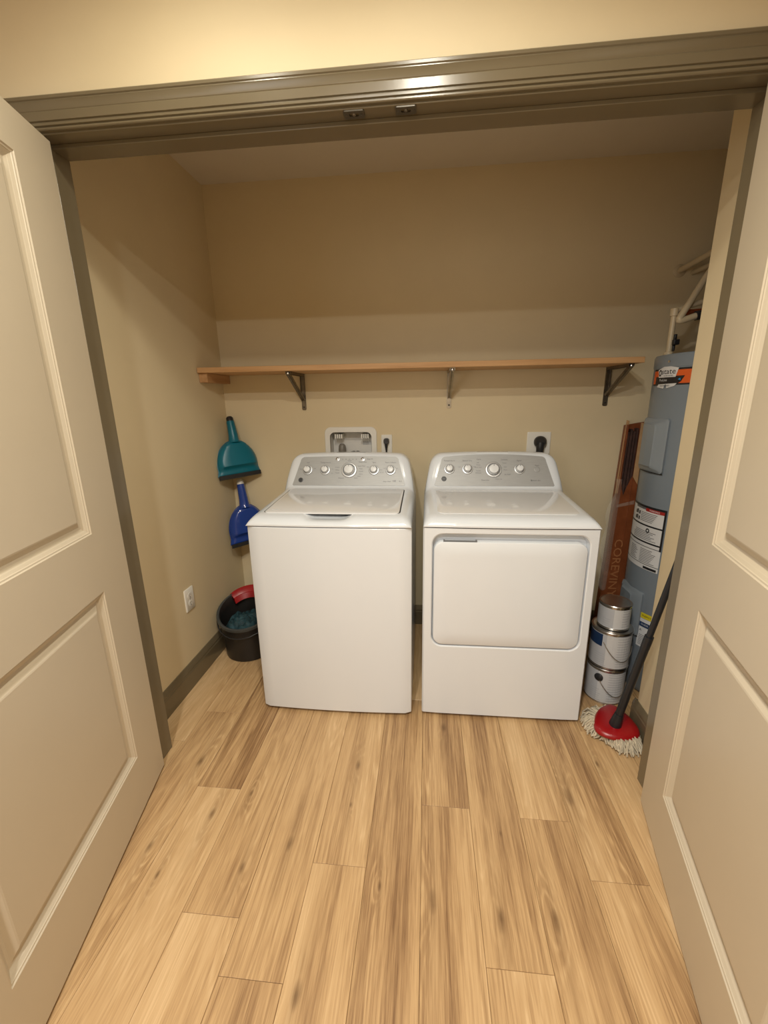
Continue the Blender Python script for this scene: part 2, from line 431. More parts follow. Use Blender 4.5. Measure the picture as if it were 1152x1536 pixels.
for xa in (-.171, -.041):
    x0, x1, ya, yb = xa, xa+.052, -1.189, -1.158
    o_ = MB(); lp = rr(x0, x1, ya, yb, .004, 3); inn = rr(x0+.014, x1-.014, ya+.009, yb-.009, .004, 3); n = len(lp)
    vs = [(u, v, ZH-.0005) for u, v in lp]+[(u, v, ZH-.0035) for u, v in lp]+[(u, v, ZH-.0035) for u, v in inn]+[(u, v, ZH+.001) for u, v in inn]
    fs = []
    for i in range(n):
        j = (i+1) % n
        fs += [(i, j, n+j, n+i), (n+i, n+j, 2*n+j, 2*n+i), (2*n+i, 2*n+j, 3*n+j, 3*n+i)]
    fs.append(tuple(range(3*n, 4*n)))
    o_.add(vs, fs)
    for sx in (x0+.007, x1-.007): o_.lathe([(.004, -.001), (.004, .0005), (.002, .001)], 10, xf=Matrix.Translation((sx, (ya+yb)/2, ZH-.0035)) @ Matrix.Rotation(PI, 4, 'X'))
    c_ = o_.build('catch_plate', catch_m, head)
    MB().lathe([(.0001, -.003), (.004, -.0025), (.0055, 0), (.0055, .004)], 12, xf=Matrix.Translation(((x0+x1)/2, (ya+yb)/2, ZH-.002))).build('catch_ball', bronze_m, c_, smooth=40)

# ------------------------------------------------------------------ doors (two-panel moulded)
DW, DT, D0, D1 = .915, .035, .012, 2.072
RP = [(0, 0), (.0025, .0028), (.006, .0034), (.0075, .0055), (.014, .0095), (.0155, .0108), (.021, .0145), (.0225, .0152), (.030, .0152), (.032, .0140), (.046, .0062), (.050, .0052)]
PAN = [(.168, DW-.150, 1.018, 1.972), (.165, DW-.150, .210, .833)]
def door(name, pin, d, nrm):
    d = Vector((d[0], d[1], 0)).normalized(); nrm = Vector((nrm[0], nrm[1], 0)).normalized(); pin = Vector((pin[0], pin[1], 0))
    P = lambda s, z, t: pin+d*s+nrm*t+Vector((0, 0, z))      # t: 0 outer face .. DT inner face
    mb = MB()
    for t in (0, DT):
        (a0, a1, b0, b1), (c0, c1, e0, e1) = PAN
        for s0, s1, z0, z1 in ((0, c0, D0, e1), (0, a0, b0, D1), (c1, DW, D0, e1), (a1, DW, b0, D1), (c0, c1, D0, e0), (0, DW, e1, b0), (a0, a1, b1, D1)):
            mb.add([P(s0, z0, t), P(s1, z0, t), P(s1, z1, t), P(s0, z1, t)], [(0, 1, 2, 3)])
    for (s0, z0), (s1, z1) in (((0, D0), (DW, D0)), ((DW, D0), (DW, D1)), ((DW, D1), (0, D1)), ((0, D1), (0, D0))):
        mb.add([P(s0, z0, 0), P(s1, z1, 0), P(s1, z1, DT), P(s0, z0, DT)], [(0, 1, 2, 3)])
    o = mb.build(name, door_m, origin=pin); o['kind'] = 'structure'
    for s0, s1, z0, z1 in PAN:
        m2 = MB()
        for t, sg in ((DT, -1), (0, 1)):
            rings = [[P(s0+i, z0+i, t+sg*q), P(s1-i, z0+i, t+sg*q), P(s1-i, z1-i, t+sg*q), P(s0+i, z1-i, t+sg*q)] for i, q in RP]
            m2.loft(rings, True, False, True)
        m2.build('panel', door_m, o)
    # hinge leaves on the pivot edge
    for z in (.22, 1.05, 1.86):
        MB().tube([P(-.004, z-.045, .0), P(-.004, z+.045, .0)], .005, 10).build('hinge', bronze_m, o, smooth=40)
    return o
door('door_1', (JL+.004, YF+.0), (.218, -.976), (.976, .218))
door('door_2', (JR-.012, YF-.004), (-.223, -.975), (-.975, .223))

# ================================================================== SHELF
sh = MB().box((XL+.003, -.28, 1.533), (1.04, -.002, 1.559)).build('wall_shelf', pine_m, bevel=.0015)
tag(sh, 'long raw pine shelf board fixed across the back wall above both machines', 'shelf')
cl = MB().box((XL+.001, -.262, 1.487), (XL+.045, -.001, 1.532))
tag(cl.build('shelf_cleat', piney_m, bevel=.001), 'short pine block on the left wall carrying the left end of the shelf', 'cleat')
def bracket(x, label, mat):
    t = thing('shelf_bracket', label, 'bracket', (x, 0, 1.333), 'metal brackets under the pine shelf')
    w = .0125
    leg = MB(); lp = rr(x-w, x+w, 1.335, 1.531, .008, 4)
    leg.prism(lp, XZ, -.0005, -.004)
    leg.box((x-w, -.014, 1.42), (x-w+.002, -.004, 1.531)).box((x+w-.002, -.014, 1.42), (x+w, -.004, 1.531))
    leg.build('wall_leg', mat, t)
    MB().lathe([(.0045, -.001), (.0045, .001), (.002, .0025)], 10, xf=Matrix.Translation((x, -.004, 1.352)) @ Matrix.Rotation(PI/2, 4, 'X')).build('screw', ink_m, t)
    a = MB(); a.box((x-w, -.262, 1.5290), (x+w, -.001, 1.5325)).box((x-w, -.262, 1.519), (x-w+.002, -.01, 1.529)).box((x+w-.002, -.262, 1.519), (x+w, -.01, 1.529))
    a.build('shelf_arm', mat, t)
    p0 = Vector((x, -.256, 1.521)); p1 = Vector((x, -.010, 1.392))
    dd = (p1-p0).normalized(); nn = Vector((0, dd.z, -dd.y))
    b = MB(); rings = []
    for p in (p0, p1):
        rings.append([p+Vector((u, 0, 0))+nn*v for u, v in ((-.009, .007), (-.0105, -.004), (-.007, -.009), (0, -.0105), (.007, -.009), (.0105, -.004), (.009, .007), (0, .0))])
    b.loft(rings); b.build('brace', mat, t, smooth=50)
    MB().lathe([(.006, -.002), (.006, .002), (.003, .004)], 12, xf=Matrix.Translation((x, -.264, 1.522)) @ Matrix.Rotation(PI/2, 4, 'X')).build('rivet', chrome_m, t, smooth=40)
bracket(-.655, 'left metal shelf bracket on the back wall, nearest the corner with the dustpans', bronze_m)
bracket(.166, 'middle metal shelf bracket above the gap between the two machines', steel_m)
bracket(.992, 'right metal shelf bracket at the shelf end nearest the water heater', bronze_m)

# ================================================================== WASHER AND DRYER
WM = .686; HW = WM/2
FA = Vector((0, -.34, .963)); FB = Vector((0, -.27, 1.097)); FU = (FB-FA).normalized(); FN = Vector((0, -FU.z, FU.y))
FTH = math.atan2(-FN.y, FN.z)
ZB = .8915
def machine(t, cx, yf, bow, scoop):
    y0 = yf
    bowf = lambda x, y: -bow*(1-((x-cx)/HW)**2)
    # stations along depth: y, top height, side inset, corner rx, corner rz, bow weight
    ST = [(y0-.003, ZB+.0015, 0, .010, .001, 1), (y0-.003, ZB+.008, 0, .022, .008, 1), (y0+.006, ZB+.020, 0, .034, .020, .9), (y0+.024, ZB+.030, 0, .041, .030, .75),
          (y0+.042, ZB+.0355, 0, .045, .035, .5), (y0+.062, ZB+.038, 0, .046, .037, .2), (y0+.070, ZB+.0385, 0, .046, .037, .0),
          (-.60, .938, 0, .046, .040, 0), (-.45, .946, 0, .046, .045, 0), (-.362, .950, 0, .046, .048, 0), (-.350, .955, .001, .046, .050, 0), (-.34, .963, .003, .046, .053, 0),
          (-.315, 1.0109, .009, .048, .055, 0), (-.29, 1.0587, .017, .052, .058, 0), (-.27, 1.097, .024, .058, .060, 0), (-.263, 1.1055, .026, .060, .060, 0),
          (-.25, 1.1095, .027, .062, .062, 0), (-.19, 1.108, .027, .062, .062, 0), (-.15, 1.099, .026, .062, .060, 0), (-.132, 1.080, .024, .058, .055, 0), (-.130, 1.05, .02, .05, .05, 0)]
    NF = 36; rings = []
    for (y, zt, s, rx, rz, bw) in ST:
        half = [(HW, ZB)]
        zr = zt-rz
        for k in range(1, 4): half.append((HW-s*k/3, ZB+(zr-ZB)*k/3))
        for k in range(1, 9):
            a = PI/2*k/8; half.append((HW-s-rx*(1-math.cos(a)), zr+rz*math.sin(a)))
        xe = half[-1][0]
        sec = [(-u, v) for u, v in half]
        for k in range(1, NF): sec.append((-xe+2*xe*k/NF, zt))
        sec += [(u, v) for u, v in reversed(half)]
        ring = []
        for u, z in sec:
            if y > -.268: z += .010*(1-(u/HW)**2)*max(0, (z-1.0)/.1)*min(1, (y+.27)/.015)
            yy = y+bw*bowf(cx+u, y)
            if scoop and y < -.74 and z > ZB+.012:
                e = max(0, 1-(abs(u+.006)/.098)**6); f = max(0, min(1, (y-(y0+.002))/.05)); z -= .020*e*f
            ring.append((cx+u, yy, z))
        rings.append(ring)
    cov = MB(); cov.loft(rings, True, True, True)
    c = cov.build('top_cover', white_m, t, smooth=38)
    return c
def body_poly(cx, yf, bow, r=.012, inset=.0, back=-.13):
    pts = [(cx+HW-inset, back), (cx-HW+inset, back)]
    N = 24
    for k in range(N+1):
        u = -1+2*k/N; x = cx+u*(HW-inset); e = max(0, abs(u)*(HW)-(HW-r))/r
        pts.append((x, yf-bow*(1-u*u)+r*(1-math.sqrt(max(0, 1-min(1, e)**2)))))
    return pts
def fas(cx, s, tt, off=0): return Vector((cx+s, 0, 0))+FA+FU*tt+FN*off
def fascia(t, cx, crown):
    hw0, hw1, h, r = .292, .258, .155, .024
    lp = []
    def hw(v): return hw0+(hw1-hw0)*v/h
    right = []
    for k in range(7):
        a = PI/2*k/6; right.append((hw1-r+r*math.cos(a), h-r+r*math.sin(a)))
    top = [((hw1-r)*(1-2*k/12), h+crown*(1-(1-2*k/12)**2)) for k in range(1, 12)]
    lp = [(hw0-.004, 0.0), (hw0, .004)]+right+top+[(-u, v) for u, v in reversed(right)]+[(-hw0, .004), (-hw0+.004, 0.0)]
    return MB().prism(lp, lambda u, v, d: fas(cx, u, v, d), -.001, .0022).build('control_panel', silver_m, t, smooth=30)
ROT = Matrix.Rotation(FTH, 4, 'X')
def knob(t, cx, s, tt, R, name='knob', ringmat=None, big=False, ang=0):
    loc = fas(cx, s, tt, .0022)
    def mk(nm, mbs, mat, par, sm=35):
        o = mbs.build(nm, mat, None, origin=(0, 0, 0), smooth=sm)
        o.parent = par; return o
    bz = MB(); bz.lathe([(R, 0), (R*1.0, .003), (R*.93, .0055), (R*.80, .006), (R*.76, .004), (R*.76, 0)], 32)
    k = MB(); r = R*(.60 if not big else .58)
    # fluted cap
    prof = [(r*1.12, 0), (r*1.1, .004), (r*1.0, .0055), (r*1.0, .019), (r*.93, .0225), (r*.6, .0235), (.0005, .0238)]
    rings = []
    for q, z in prof:
        rings.append([(q*(1+.02*math.cos(12*2*PI*i/48) if q > r*.9 else q*1.0/q)*math.cos(2*PI*i/48), q*(1+.02*math.cos(12*2*PI*i/48) if q > r*.9 else 1.0)*math.sin(2*PI*i/48), z) for i in range(48)])
    k.loft(rings)
    ko = mk(name, k, whitep_m, t); ko.location = loc-wo(t); ko.rotation_euler = (FTH, 0, ang)
    ko.rotation_mode = 'XYZ'
    ko.rotation_euler = ROT.to_euler()
    bo = mk('bezel', bz, bezel_m, ko)
    tk = MB(); tk.box((-.0012, r*.55, .0232), (.0012, r*.98, .0240)); to = mk('pointer', tk, grayp_m, ko, None)
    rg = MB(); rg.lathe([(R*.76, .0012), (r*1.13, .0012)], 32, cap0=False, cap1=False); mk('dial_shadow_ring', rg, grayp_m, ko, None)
    return ko
def panel_text(t, cx, items, blue=None):
    mb = MB()
    for body, s, tt, size in items: put_text(mb, body, size, lambda x, y, s=s, tt=tt: fas(cx, s+x, tt+y, .0026))
    return mb
def emblem(t, cx, s, tt):
    loc = fas(cx, s, tt, .0022)
    mb = MB(); mb.lathe([(.0125, 0), (.0125, .0018), (.0110, .0022), (.0001, .0022)], 28, 0)
    mb.lathe([(.0108, .00225), (.0098, .0026), (.0090, .00225)], 28, 1, cap0=False, cap1=False)
    vs, fs = text2d('GE', .0085); mb.add([(x, y, .0026) for x, y in vs], fs, 1)
    o = mb.build('emblem', [ink_m, grayp_m], None, origin=(0, 0, 0)); o.parent = t; o.location = loc-wo(t); o.rotation_euler = ROT.to_euler()
def feet(t, cx, yf):
    for sx in (-.29, .29):
        for y in (yf+.07, -.19):
            MB().lathe([(.018, 0), (.022, .004), (.022, .012), (.010, .013), (.010, .03)], 16, xf=Matrix.Translation((cx+sx, y, .0005))).build('foot', rubber_m, t, smooth=40)

# ---- washer
wcx, wyf = -.3543, -.8305
ws = thing('washing_machine', 'white top-loading washing machine with a smooth front, left of the two machines', 'washing machine', (wcx, -.48, 0))
MB().prism(body_poly(wcx, wyf, .010), lambda u, v, d: (u, v, d), .014, .8885).build('cabinet', white_m, ws, smooth=30, bevel=.003)
MB().prism(body_poly(wcx, wyf+.004, .010), lambda u, v, d: (u, v, d), .8885, .8918).build('seam_gap_shade', gap_m, ws, smooth=30)  # near-black layer stands in for the shaded gap under the top cover
feet(ws, wcx, wyf)
machine(ws, wcx, wyf, .010, True)
# lid: rounded slab on the deck, glossy, slightly domed
def lid(t, cx, name, mat, xw, ya, yb, lift, r=.022):
    z = lambda y: .9295+(y+.76)*(.950-.9295)/(.398)
    lp = rr(cx-xw, cx+xw, ya, yb, r, 5); inn = rr(cx-xw+.006, cx+xw-.006, ya+.006, yb-.006, r-.005, 5); n = len(lp)
    vs = [(u, v, z(v)-.002) for u, v in lp]+[(u, v, z(v)+lift*.6) for u, v in lp]+[(u, v, z(v)+lift) for u, v in inn]
    fs = []
    for i in range(n):
        j = (i+1) % n; fs += [(i, j, n+j, n+i), (n+i, n+j, 2*n+j, 2*n+i)]
    fs += [tuple(range(2*n, 3*n)), tuple(range(n-1, -1, -1))]
    return MB().add(vs, fs).build(name, mat, t, smooth=40)
lid(ws, wcx, 'lid_gap', gap_m, .2935, -.7625, -.366, .0012)
lid(ws, wcx, 'lid', lid_m, .2885, -.7655, -.370, .0055)
MB().box((wcx-.262, -.738, .9365), (wcx-.226, -.730, .9372)).build('lid_mark', whitep_m, ws)
fascia(ws, wcx, .004)
KT = .083
for i, (s, R, big) in enumerate([(-.217, .0265, False), (-.124, .0265, False), (.002, .041, True), (.131, .0265, False), (.217, .0265, False)]):
    knob(ws, wcx, s, KT, R, big=big)
for s in (-.062, .070):
    b = MB(); b.lathe([(.0095, 0), (.0095, .0015), (.0075, .0018), (.0072, .005), (.0055, .0065), (.0001, .0068)], 20)
    o = b.build('push_button', chrome_m, None, origin=(0, 0, 0), smooth=40); o.parent = ws; o.location = fas(wcx, s, .1425, .0022)-wo(ws); o.rotation_euler = ROT.to_euler()
emblem(ws, wcx, -.250, .029)
T = .0105
items = [('Soil', -.217, .124, T), ('Temperature', -.124, .124, T), ('Cycle', .002, .1345, .009), ('Spin', .131, .124, T), ('Fabric Softener', .217, .124, .0092),
         ('Deep Fill', .107, .1425, .009), ('Deep Rinse', .072, .127, .009), ('Heavy', -.252, .088, .006), ('Light', -.180, .092, .006), ('Hot', -.085, .088, .006), ('Cold', -.088, .066, .006),
         ('Max', .185, .092, .006), ('Off', .250, .092, .006), ('Extra', .170, .084, .0065), ('No Spin', .172, .070, .0065), ('High', .098, .100, .0065), ('Colors', -.060, .098, .008), ('Whites', -.060, .083, .008), ('Casuals', -.060, .068, .008), ('Delicates', -.038, .040, .008), ('Bulky', .040, .040, .008),
         ('Speed Wash', .066, .105, .008), ('Rinse', .064, .090, .008), ('Towels', .064, .076, .008), ('Active', .064, .062, .008), ('Jeans', .055, .050, .008), ('deep clean', .200, .022, .0095), ('HE', .238, .024, .014), ('4.2', .268, .023, .012)]
items += [('o', -.035+.018*i, .1425, .012) for i in range(5)]
panel_text(ws, wcx, items).build('lettering', grayprint_m, ws)['kind'] = 'stuff'

# ---- dryer
dcx, dyf = .3777, -.8148
dr = thing('clothes_dryer', 'white front-loading clothes dryer with a wide drop-down door, right of the two machines', 'dryer', (dcx, -.47, 0))
BW = .007
MB().prism(body_poly(dcx, dyf+.034, 0, r=.004, inset=.0015), lambda u, v, d: (u, v, d), .014, .8885).build('cabinet', white_m, dr, smooth=30)
MB().prism(body_poly(dcx, dyf+.004, BW), lambda u, v, d: (u, v, d), .8885, .8918).build('seam_gap_shade', gap_m, dr, smooth=30)  # same near-black layer, painting the dark of the dryer's seam gap
bowd = lambda x: -BW*(1-((x-dcx)/HW)**2)
# front panel: a frame round the recessed door
hl = rr(dcx-.3055, dcx+.3075, .359, .864, .045, 10); x0, x1, z0, z1 = dcx-HW, dcx+HW, .014, .8885
ot = resample_rect(x0, x1, z0, z1, hl); ot2 = resample_rect(x0+.006, x1-.006, z0+.003, z1-.001, hl); n = len(hl); c_in = [((u-dcx)*.985+dcx, (v-.6115)*.985+.6115) for u, v in hl]
mb = MB()
# fine grid between the two loops so the bowed face shades evenly
NR = 10
rows = []
rows.append([(u, dyf+.05, v) for u, v in ot]); rows.append([(u, dyf+.008, v) for u, v in ot])
hl_o = [((u-dcx)*1.012+dcx, (v-.6115)*1.014+.6115) for u, v in hl]
for k in range(NR+1):
    f = k/NR
    rows.append([(a[0]+(b[0]-a[0])*f, dyf+bowd(a[0]+(b[0]-a[0])*f), a[1]+(b[1]-a[1])*f) for a, b in zip(ot2, hl_o)])
rows.append([(u, dyf+bowd(u)+.003, v) for u, v in hl]); rows.append([(u, dyf+.033, v) for u, v in c_in])
mb.loft(rows, True, False, True); mb.build('front_panel', white_m, dr, smooth=28)
# door
dl = rr(dcx-.2990, dcx+.3010, .3660, .8315, .038, 10); cxm, czm = dcx+.001, .59875
def sc(lp, q): 
    return [((u-cxm)*(1-q/.3)+cxm, (v-czm)*(1-q/.233)+czm) for u, v in lp]
dd = MB(); rows = [[(u, dyf+.028, v) for u, v in dl], [(u, dyf+bowd(u)+.005, v) for u, v in dl], [(u, dyf+bowd(u)+.0012, v) for u, v in sc(dl, .0015)], [(u, dyf+bowd(u)-.0005, v) for u, v in sc(dl, .0045)]]
for q in (.06, .14, .2): rows.append([(u, dyf+bowd(u)-.0005, v) for u, v in sc(dl, q)])
dd.loft(rows, True, True, True); dro = dd.build('door', white_m, dr, smooth=30)
hb = MB(); hb.box((dcx-.262, dyf-.002, .8312), (dcx-.128, dyf+.012, .8345)).box((dcx-.262, dyf-.002, .8345), (dcx-.256, dyf+.010, .8385)).box((dcx-.134, dyf-.002, .8345), (dcx-.128, dyf+.010, .8385))
hb.build('latch_strip', grayp_m, dro, bevel=.0008)
feet(dr, dcx, dyf)
machine(dr, dcx, dyf, BW, False)
lid(dr, dcx, 'top_panel', lid_m, .285, -.748, -.372, .0025, .03)
fascia(dr, dcx, .012)
for s, tt, R, big in [(-.217, .088, .0265, False), (-.127, .088, .0265, False), (.001, .085, .041, True), (.128, .088, .0265, False)]:
    knob(dr, dcx, s, tt, R, big=big)
b = MB(); b.lathe([(.014, 0), (.014, .0012), (.012, .002), (.0118, .0008), (.0001, .001)], 24)
o = b.build('start_button', silver_m, None, origin=(0, 0, 0), smooth=40); o.parent = dr; o.location = fas(dcx, .213, .086, .0022)-wo(dr); o.rotation_euler = ROT.to_euler()
emblem(dr, dcx, -.244, .037)
items = [('Temperature', -.217, .133, T), ('Sensor Dry', -.127, .133, T), ('Cycle', -.070, .140, .010), ('Cottons', .055, .138, .010), ('Signal', .128, .133, T), ('Start', .213, .107, .010),
         ('Off', -.075, .122, .008), ('Mixed', -.073, .110, .008), ('Easy Care', -.073, .098, .008), ('Towels', -.073, .080, .008), ('Delicates', -.073, .068, .008), ('Dewrinkle', -.040, .030, .009), ('Timed', .055, .120, .008),
         ('Less', .060, .100, .008), ('More', .060, .084, .008), ('Air Fluff', .068, .060, .009), ('Warm Up', .025, .036, .008), ('Low', -.165, .100, .007), ('High', -.092, .100, .007), ('sensor dry', .205, .030, .010), ('e', .183, .031, .018)]
panel_text(dr, dcx, items).build('lettering', grayprint_m, dr)['kind'] = 'stuff'

# ================================================================== WALL FITTINGS
# laundry supply box
lb = thing('laundry_supply_box', 'white plastic recessed washer supply box in the back wall above the washer', 'utility box', (-.3915, 0, .95))
fo = rr(-.543, -.240, .948, 1.238, .035, 6); fi = rr(-.513, -.270, .975, 1.209, .03, 6); n = len(fo)
mb = MB(); sc2 = [((u+.3915)*.98-.3915, (v-1.093)*.98+1.093) for u, v in fo]
rows = [[(u, -.0005, v) for u, v in fo], [(u, -.006, v) for u, v in fo], [(u, -.009, v) for u, v in sc2], [(u, -.009, v) for u, v in fi], [(u*.998-.0008, .0, v) for u, v in fi]]
mb.loft(rows, True, False, False); mb.build('frame', outletw_m, lb, smooth=30)
fj = [((u+.3915)*.985-.3915, (v-1.092)*.985+1.092) for u, v in fi]
mb = MB(); mb.loft([[(u, -.002, v) for u, v in fj], [(u, .085, v) for u, v in fj]], True, False, True); mb.build('box_shell', boxgray_m, lb, smooth=30)
for x in (-.47, -.315):     # moulded ribs near the top
    mb = MB()
    for k in range(4): mb.box((x-.018+k*.012, .01, 1.172), (x-.010+k*.012, .08, 1.196))
    mb.build('moulded_rib', outletw_m, lb)
ha = MB(); ha.lathe([(.001, .095), (.012, .093), (.020, .082), (.0225, .06), (.0225, .0), (.018, -.01)], 20, xf=Matrix.Translation((-.452, .04, 1.045))); ha.build('hammer_arrestor', arrest_m, lb, smooth=40)
for x in (-.385, -.360):
    v = MB(); v.lathe([(.013, 0), (.013, .03), (.008, .032), (.008, .045)], 14, xf=Matrix.Translation((x, .045, 1.05))); v.box((x-.014, .022, 1.082), (x+.014, .032, 1.094)); v.build('valve', blackp_m, lb, smooth=40)
for x in (-.476, -.42, -.34):
    MB().tube([(x, .045, 1.055), (x+.002, .03, 1.02), (x, .02, .985)], .012, 12).build('hose', hosew_m, lb, smooth=40)
MB().box((-.335, .0835, 1.128), (-.285, .0845, 1.150)).build('paper_label', label_m, lb)

def plug_outlet(name, label, x0, x1, z0, z1, plug):
    t = thing(name, label, 'outlet', ((x0+x1)/2, 0, z0), 'outlets on the closet walls')
    a = rr(x0, x1, z0, z1, .004, 3); cx_, cz_ = (x0+x1)/2, (z0+z1)/2
    b = [((u-cx_)*.94+cx_, (v-cz_)*.96+cz_) for u, v in a]
    MB().loft([[(u, -.0003, v) for u, v in a], [(u, -.004, v) for u, v in a], [(u, -.0065, v) for u, v in b]], True, True, True).build('cover_plate', outletw_m, t, smooth=30)
    return t
t = plug_outlet('wall_outlet', 'white wall outlet with a small black plug beside the supply box', -.214, -.152, 1.078, 1.193, 0)
zx = 1.160
MB().loft([[(-.184+u, -.006-dp, zx+v) for u, v in rr(-.0165*s, .0165*s, -.020*s, .014*s, .012*s, 4)] for dp, s in ((0, .95), (.006, 1), (.020, .95), (.028, .75))]).build('plug', blackp_m, t, smooth=40)
MB().tube([(-.184, -.022, zx-.008), (-.184, -.026, zx-.03), (-.184, -.018, zx-.055), (-.184, -.012, zx-.085), (-.182, -.012, 1.02), (-.182, -.02, .85), (-.182, -.03, .55)], [.011, .008, .005, .0045, .0045, .0045, .0045], 10).build('cord', blackp_m, t, smooth=40)
t = plug_outlet('wall_outlet', 'larger square white outlet with a thick black plug above the dryer', .600, .727, 1.078, 1.201, 1)
zx, xx = 1.148, .668
MB().loft([[(xx+u, -.006-dp, zx+v) for u, v in rr(-.033*s, .033*s, -.032*s, .032*s, .030*s, 6)] for dp, s in ((0, .95), (.008, 1), (.026, .97), (.034, .75))]).build('plug', blackp_m, t, smooth=40)
MB().tube([(xx, -.028, zx-.005), (xx-.002, -.034, zx-.04), (xx-.004, -.026, zx-.075), (xx-.006, -.02, zx-.13), (xx-.006, -.03, .85), (xx-.006, -.04, .5)], [.022, .021, .016, .013, .012, .012], 12).build('cord', blackp_m, t, smooth=40)
# duplex outlet, left wall
t = thing('wall_outlet', 'white duplex outlet low on the left closet wall near the bucket', 'outlet', (XL, -.622, .385), 'outlets on the closet walls')
YZ = lambda u, v, d: (XL+d, u, v)
a = rr(-.660, -.584, .383, .499, .004, 3); b = rr(-.656, -.588, .387, .495, .004, 3)
MB().loft([[YZ(u, v, .0003) for u, v in a], [YZ(u, v, .004) for u, v in a], [YZ(u, v, .0065) for u, v in b]]).build('cover_plate', outletw_m, t, smooth=30)
for zc in (.461, .421):
    r_ = MB(); lp = rr(-.639, -.605, zc-.0145, zc+.0145, .012, 4); r_.prism(lp, YZ, .0055, .0082)
    ro = r_.build('receptacle', outletw_m, t)
    s_ = MB().box((XL+.0080, -.629, zc-.002), (XL+.0085, -.6275, zc+.008)).box((XL+.0080, -.6165, zc-.002), (XL+.0085, -.615, zc+.006)).box((XL+.0080, -.6245, zc-.011), (XL+.0085, -.6195, zc-.006))
    s_.build('slot', ink_m, ro)
MB().lathe([(.003, 0), (.003, .001), (.001, .0016)], 10, xf=Matrix.Translation((XL+.0064, -.622, .441)) @ Matrix.Rotation(PI/2, 4, 'Y')).build('screw', chrome_m, t)

# ================================================================== DUSTPANS (back faces toward the room)
def dustpan(label, mat, bl, br, top, tip_mat, hook=False):
    bl, br, top = Vector(bl), Vector(br), Vector(top)
    mid = (bl+br)/2; u = (br-bl); wid = u.length; u.normalize(); v = top-mid; v -= u*v.dot(u)*0; H = v.length; v.normalize()
    nrm = u.cross(v).normalized()
    if nrm.y > 0: nrm = -nrm
    P = lambda a, b, d: mid+u*a+v*b+nrm*d
    t = thing('dustpan', label, 'dustpan', mid, 'dustpans hung in the corner')
    hw = wid/2; BH = H*.60
    rows = []; N = 20
    for k in range(N+1):
        b = BH*k/N; f = b/BH
        if f < .12: w = hw*(1+.0*f)
        w = hw*(1-.06*min(1, f/.15)) if f < .15 else hw*.94
        if f > .22: g = (f-.22)/.78; w = hw*.94*max(0, 1-g**2.2)**.70+.014*g
        w = max(w, .015)
        h = .014+(.024)*min(1, max(0, (f-.18)/.05)) if f < .24 else .038
        if f < .06: h = .010+.002*f/.06
        if f > .82: h = .042-(.016)*(f-.82)/.18
        ins = min(.030, w*.30)
        rows.append([P(-w, b, 0), P(-w+.003, b, h*.25), P(-w+ins*.6, b, h*.85), P(-w+ins, b, h), P(-w*.4, b, h+.002), P(0, b, h+.003), P(w*.4, b, h+.002), P(w-ins, b, h), P(w-ins*.6, b, h*.85), P(w-.003, b, h*.25), P(w, b, 0)])
    MB().loft(rows, False, False, False).build('pan', mat, t, smooth=50, solid=.0022)
    rim = MB(); path = [r[0] for r in rows]; path2 = [r[-1] for r in rows]
    rim.tube(path, .0028, 6).tube(path2, .0028, 6); rim.build('rim', mat, t, smooth=60)
    lip = MB(); lip.loft([[P(a, q, d) for q, d in ((.004, -.001), (.004, .0170), (-.019, .0155), (-.020, .001))] for a in (-hw*.985, 0, hw*.985)]); lip.build('rubber_lip', rubber_m, t)
    hd = MB(); hd.tube([P(0, BH*.90, .018), P(0, BH*1.0, .018), P(0, BH+.2*(H-BH), .022), P(0, H-.028, .020)], [.034, .0285, .0260, .0215], 16, sx=1.0); hd.build('handle', mat, t, smooth=50)
    MB().tube([P(0, H-.029, .020), P(0, H-.008, .020), P(0, H, .020)], [.0205, .0195, .013], 14).build('handle_tip', tip_mat, t, smooth=50)
    MB().tube([P(0, H-.012, .014), P(0, H-.012, -.012)], .0035, 8).build('hanging_peg', chrome_m, t)
    return t
dustpan('teal plastic dustpan with a black lip hung upper in the left back corner', teal_m, (-1.118, -.197, .976), (-.945, -.020, .988), (-1.098, -.042, 1.300), rubber_m)
dustpan('glossy dark blue dustpan hung below the teal one, partly behind the washer', blue_m, (-1.100, -.175, .565), (-.925, -.020, .585), (-1.075, -.040, .935), hosew_m)

# ================================================================== BUCKET
bk = thing('mop_bucket', 'dark charcoal plastic mop bucket with a red wringer beside the washer', 'bucket', (-.958, -.365, 0))
bc = Vector((-.958, -.362, 0)); NB = 48
def rimz(a): return .262-.035*math.sin(-a)*1.0 if False else .262+.052*math.sin(a)
def ring(r, z, tilt=1.0, n=NB):
    out = []
    for i in range(n):
        a = 2*PI*i/n; zz = z if z < .02 else z*(rimz(a)/.262) if tilt else z
        out.append((bc.x+r*math.cos(a), bc.y+r*math.sin(a), zz))
    return out
mb = MB(); rows = [ring(.124, .001), ring(.130, .004), ring(.133, .05), ring(.148, .240), ring(.149, .252), ring(.158, .254), ring(.159, .266), ring(.153, .268), ring(.147, .262), ring(.142, .22), ring(.127, .02)]
mb.loft(rows, True, True, True); mb.build('pail', charcoal_m, bk, smooth=45)
mb = MB(); rows = [ring(.1515, .246), ring(.1615, .248), ring(.1625, .266), ring(.1555, .2705), ring(.1480, .267)]
mb.loft(rows, True, False, False); mb.build('rim_band', plain('rim_gray', L(.05, .055, .055), .35), bk, smooth=45)
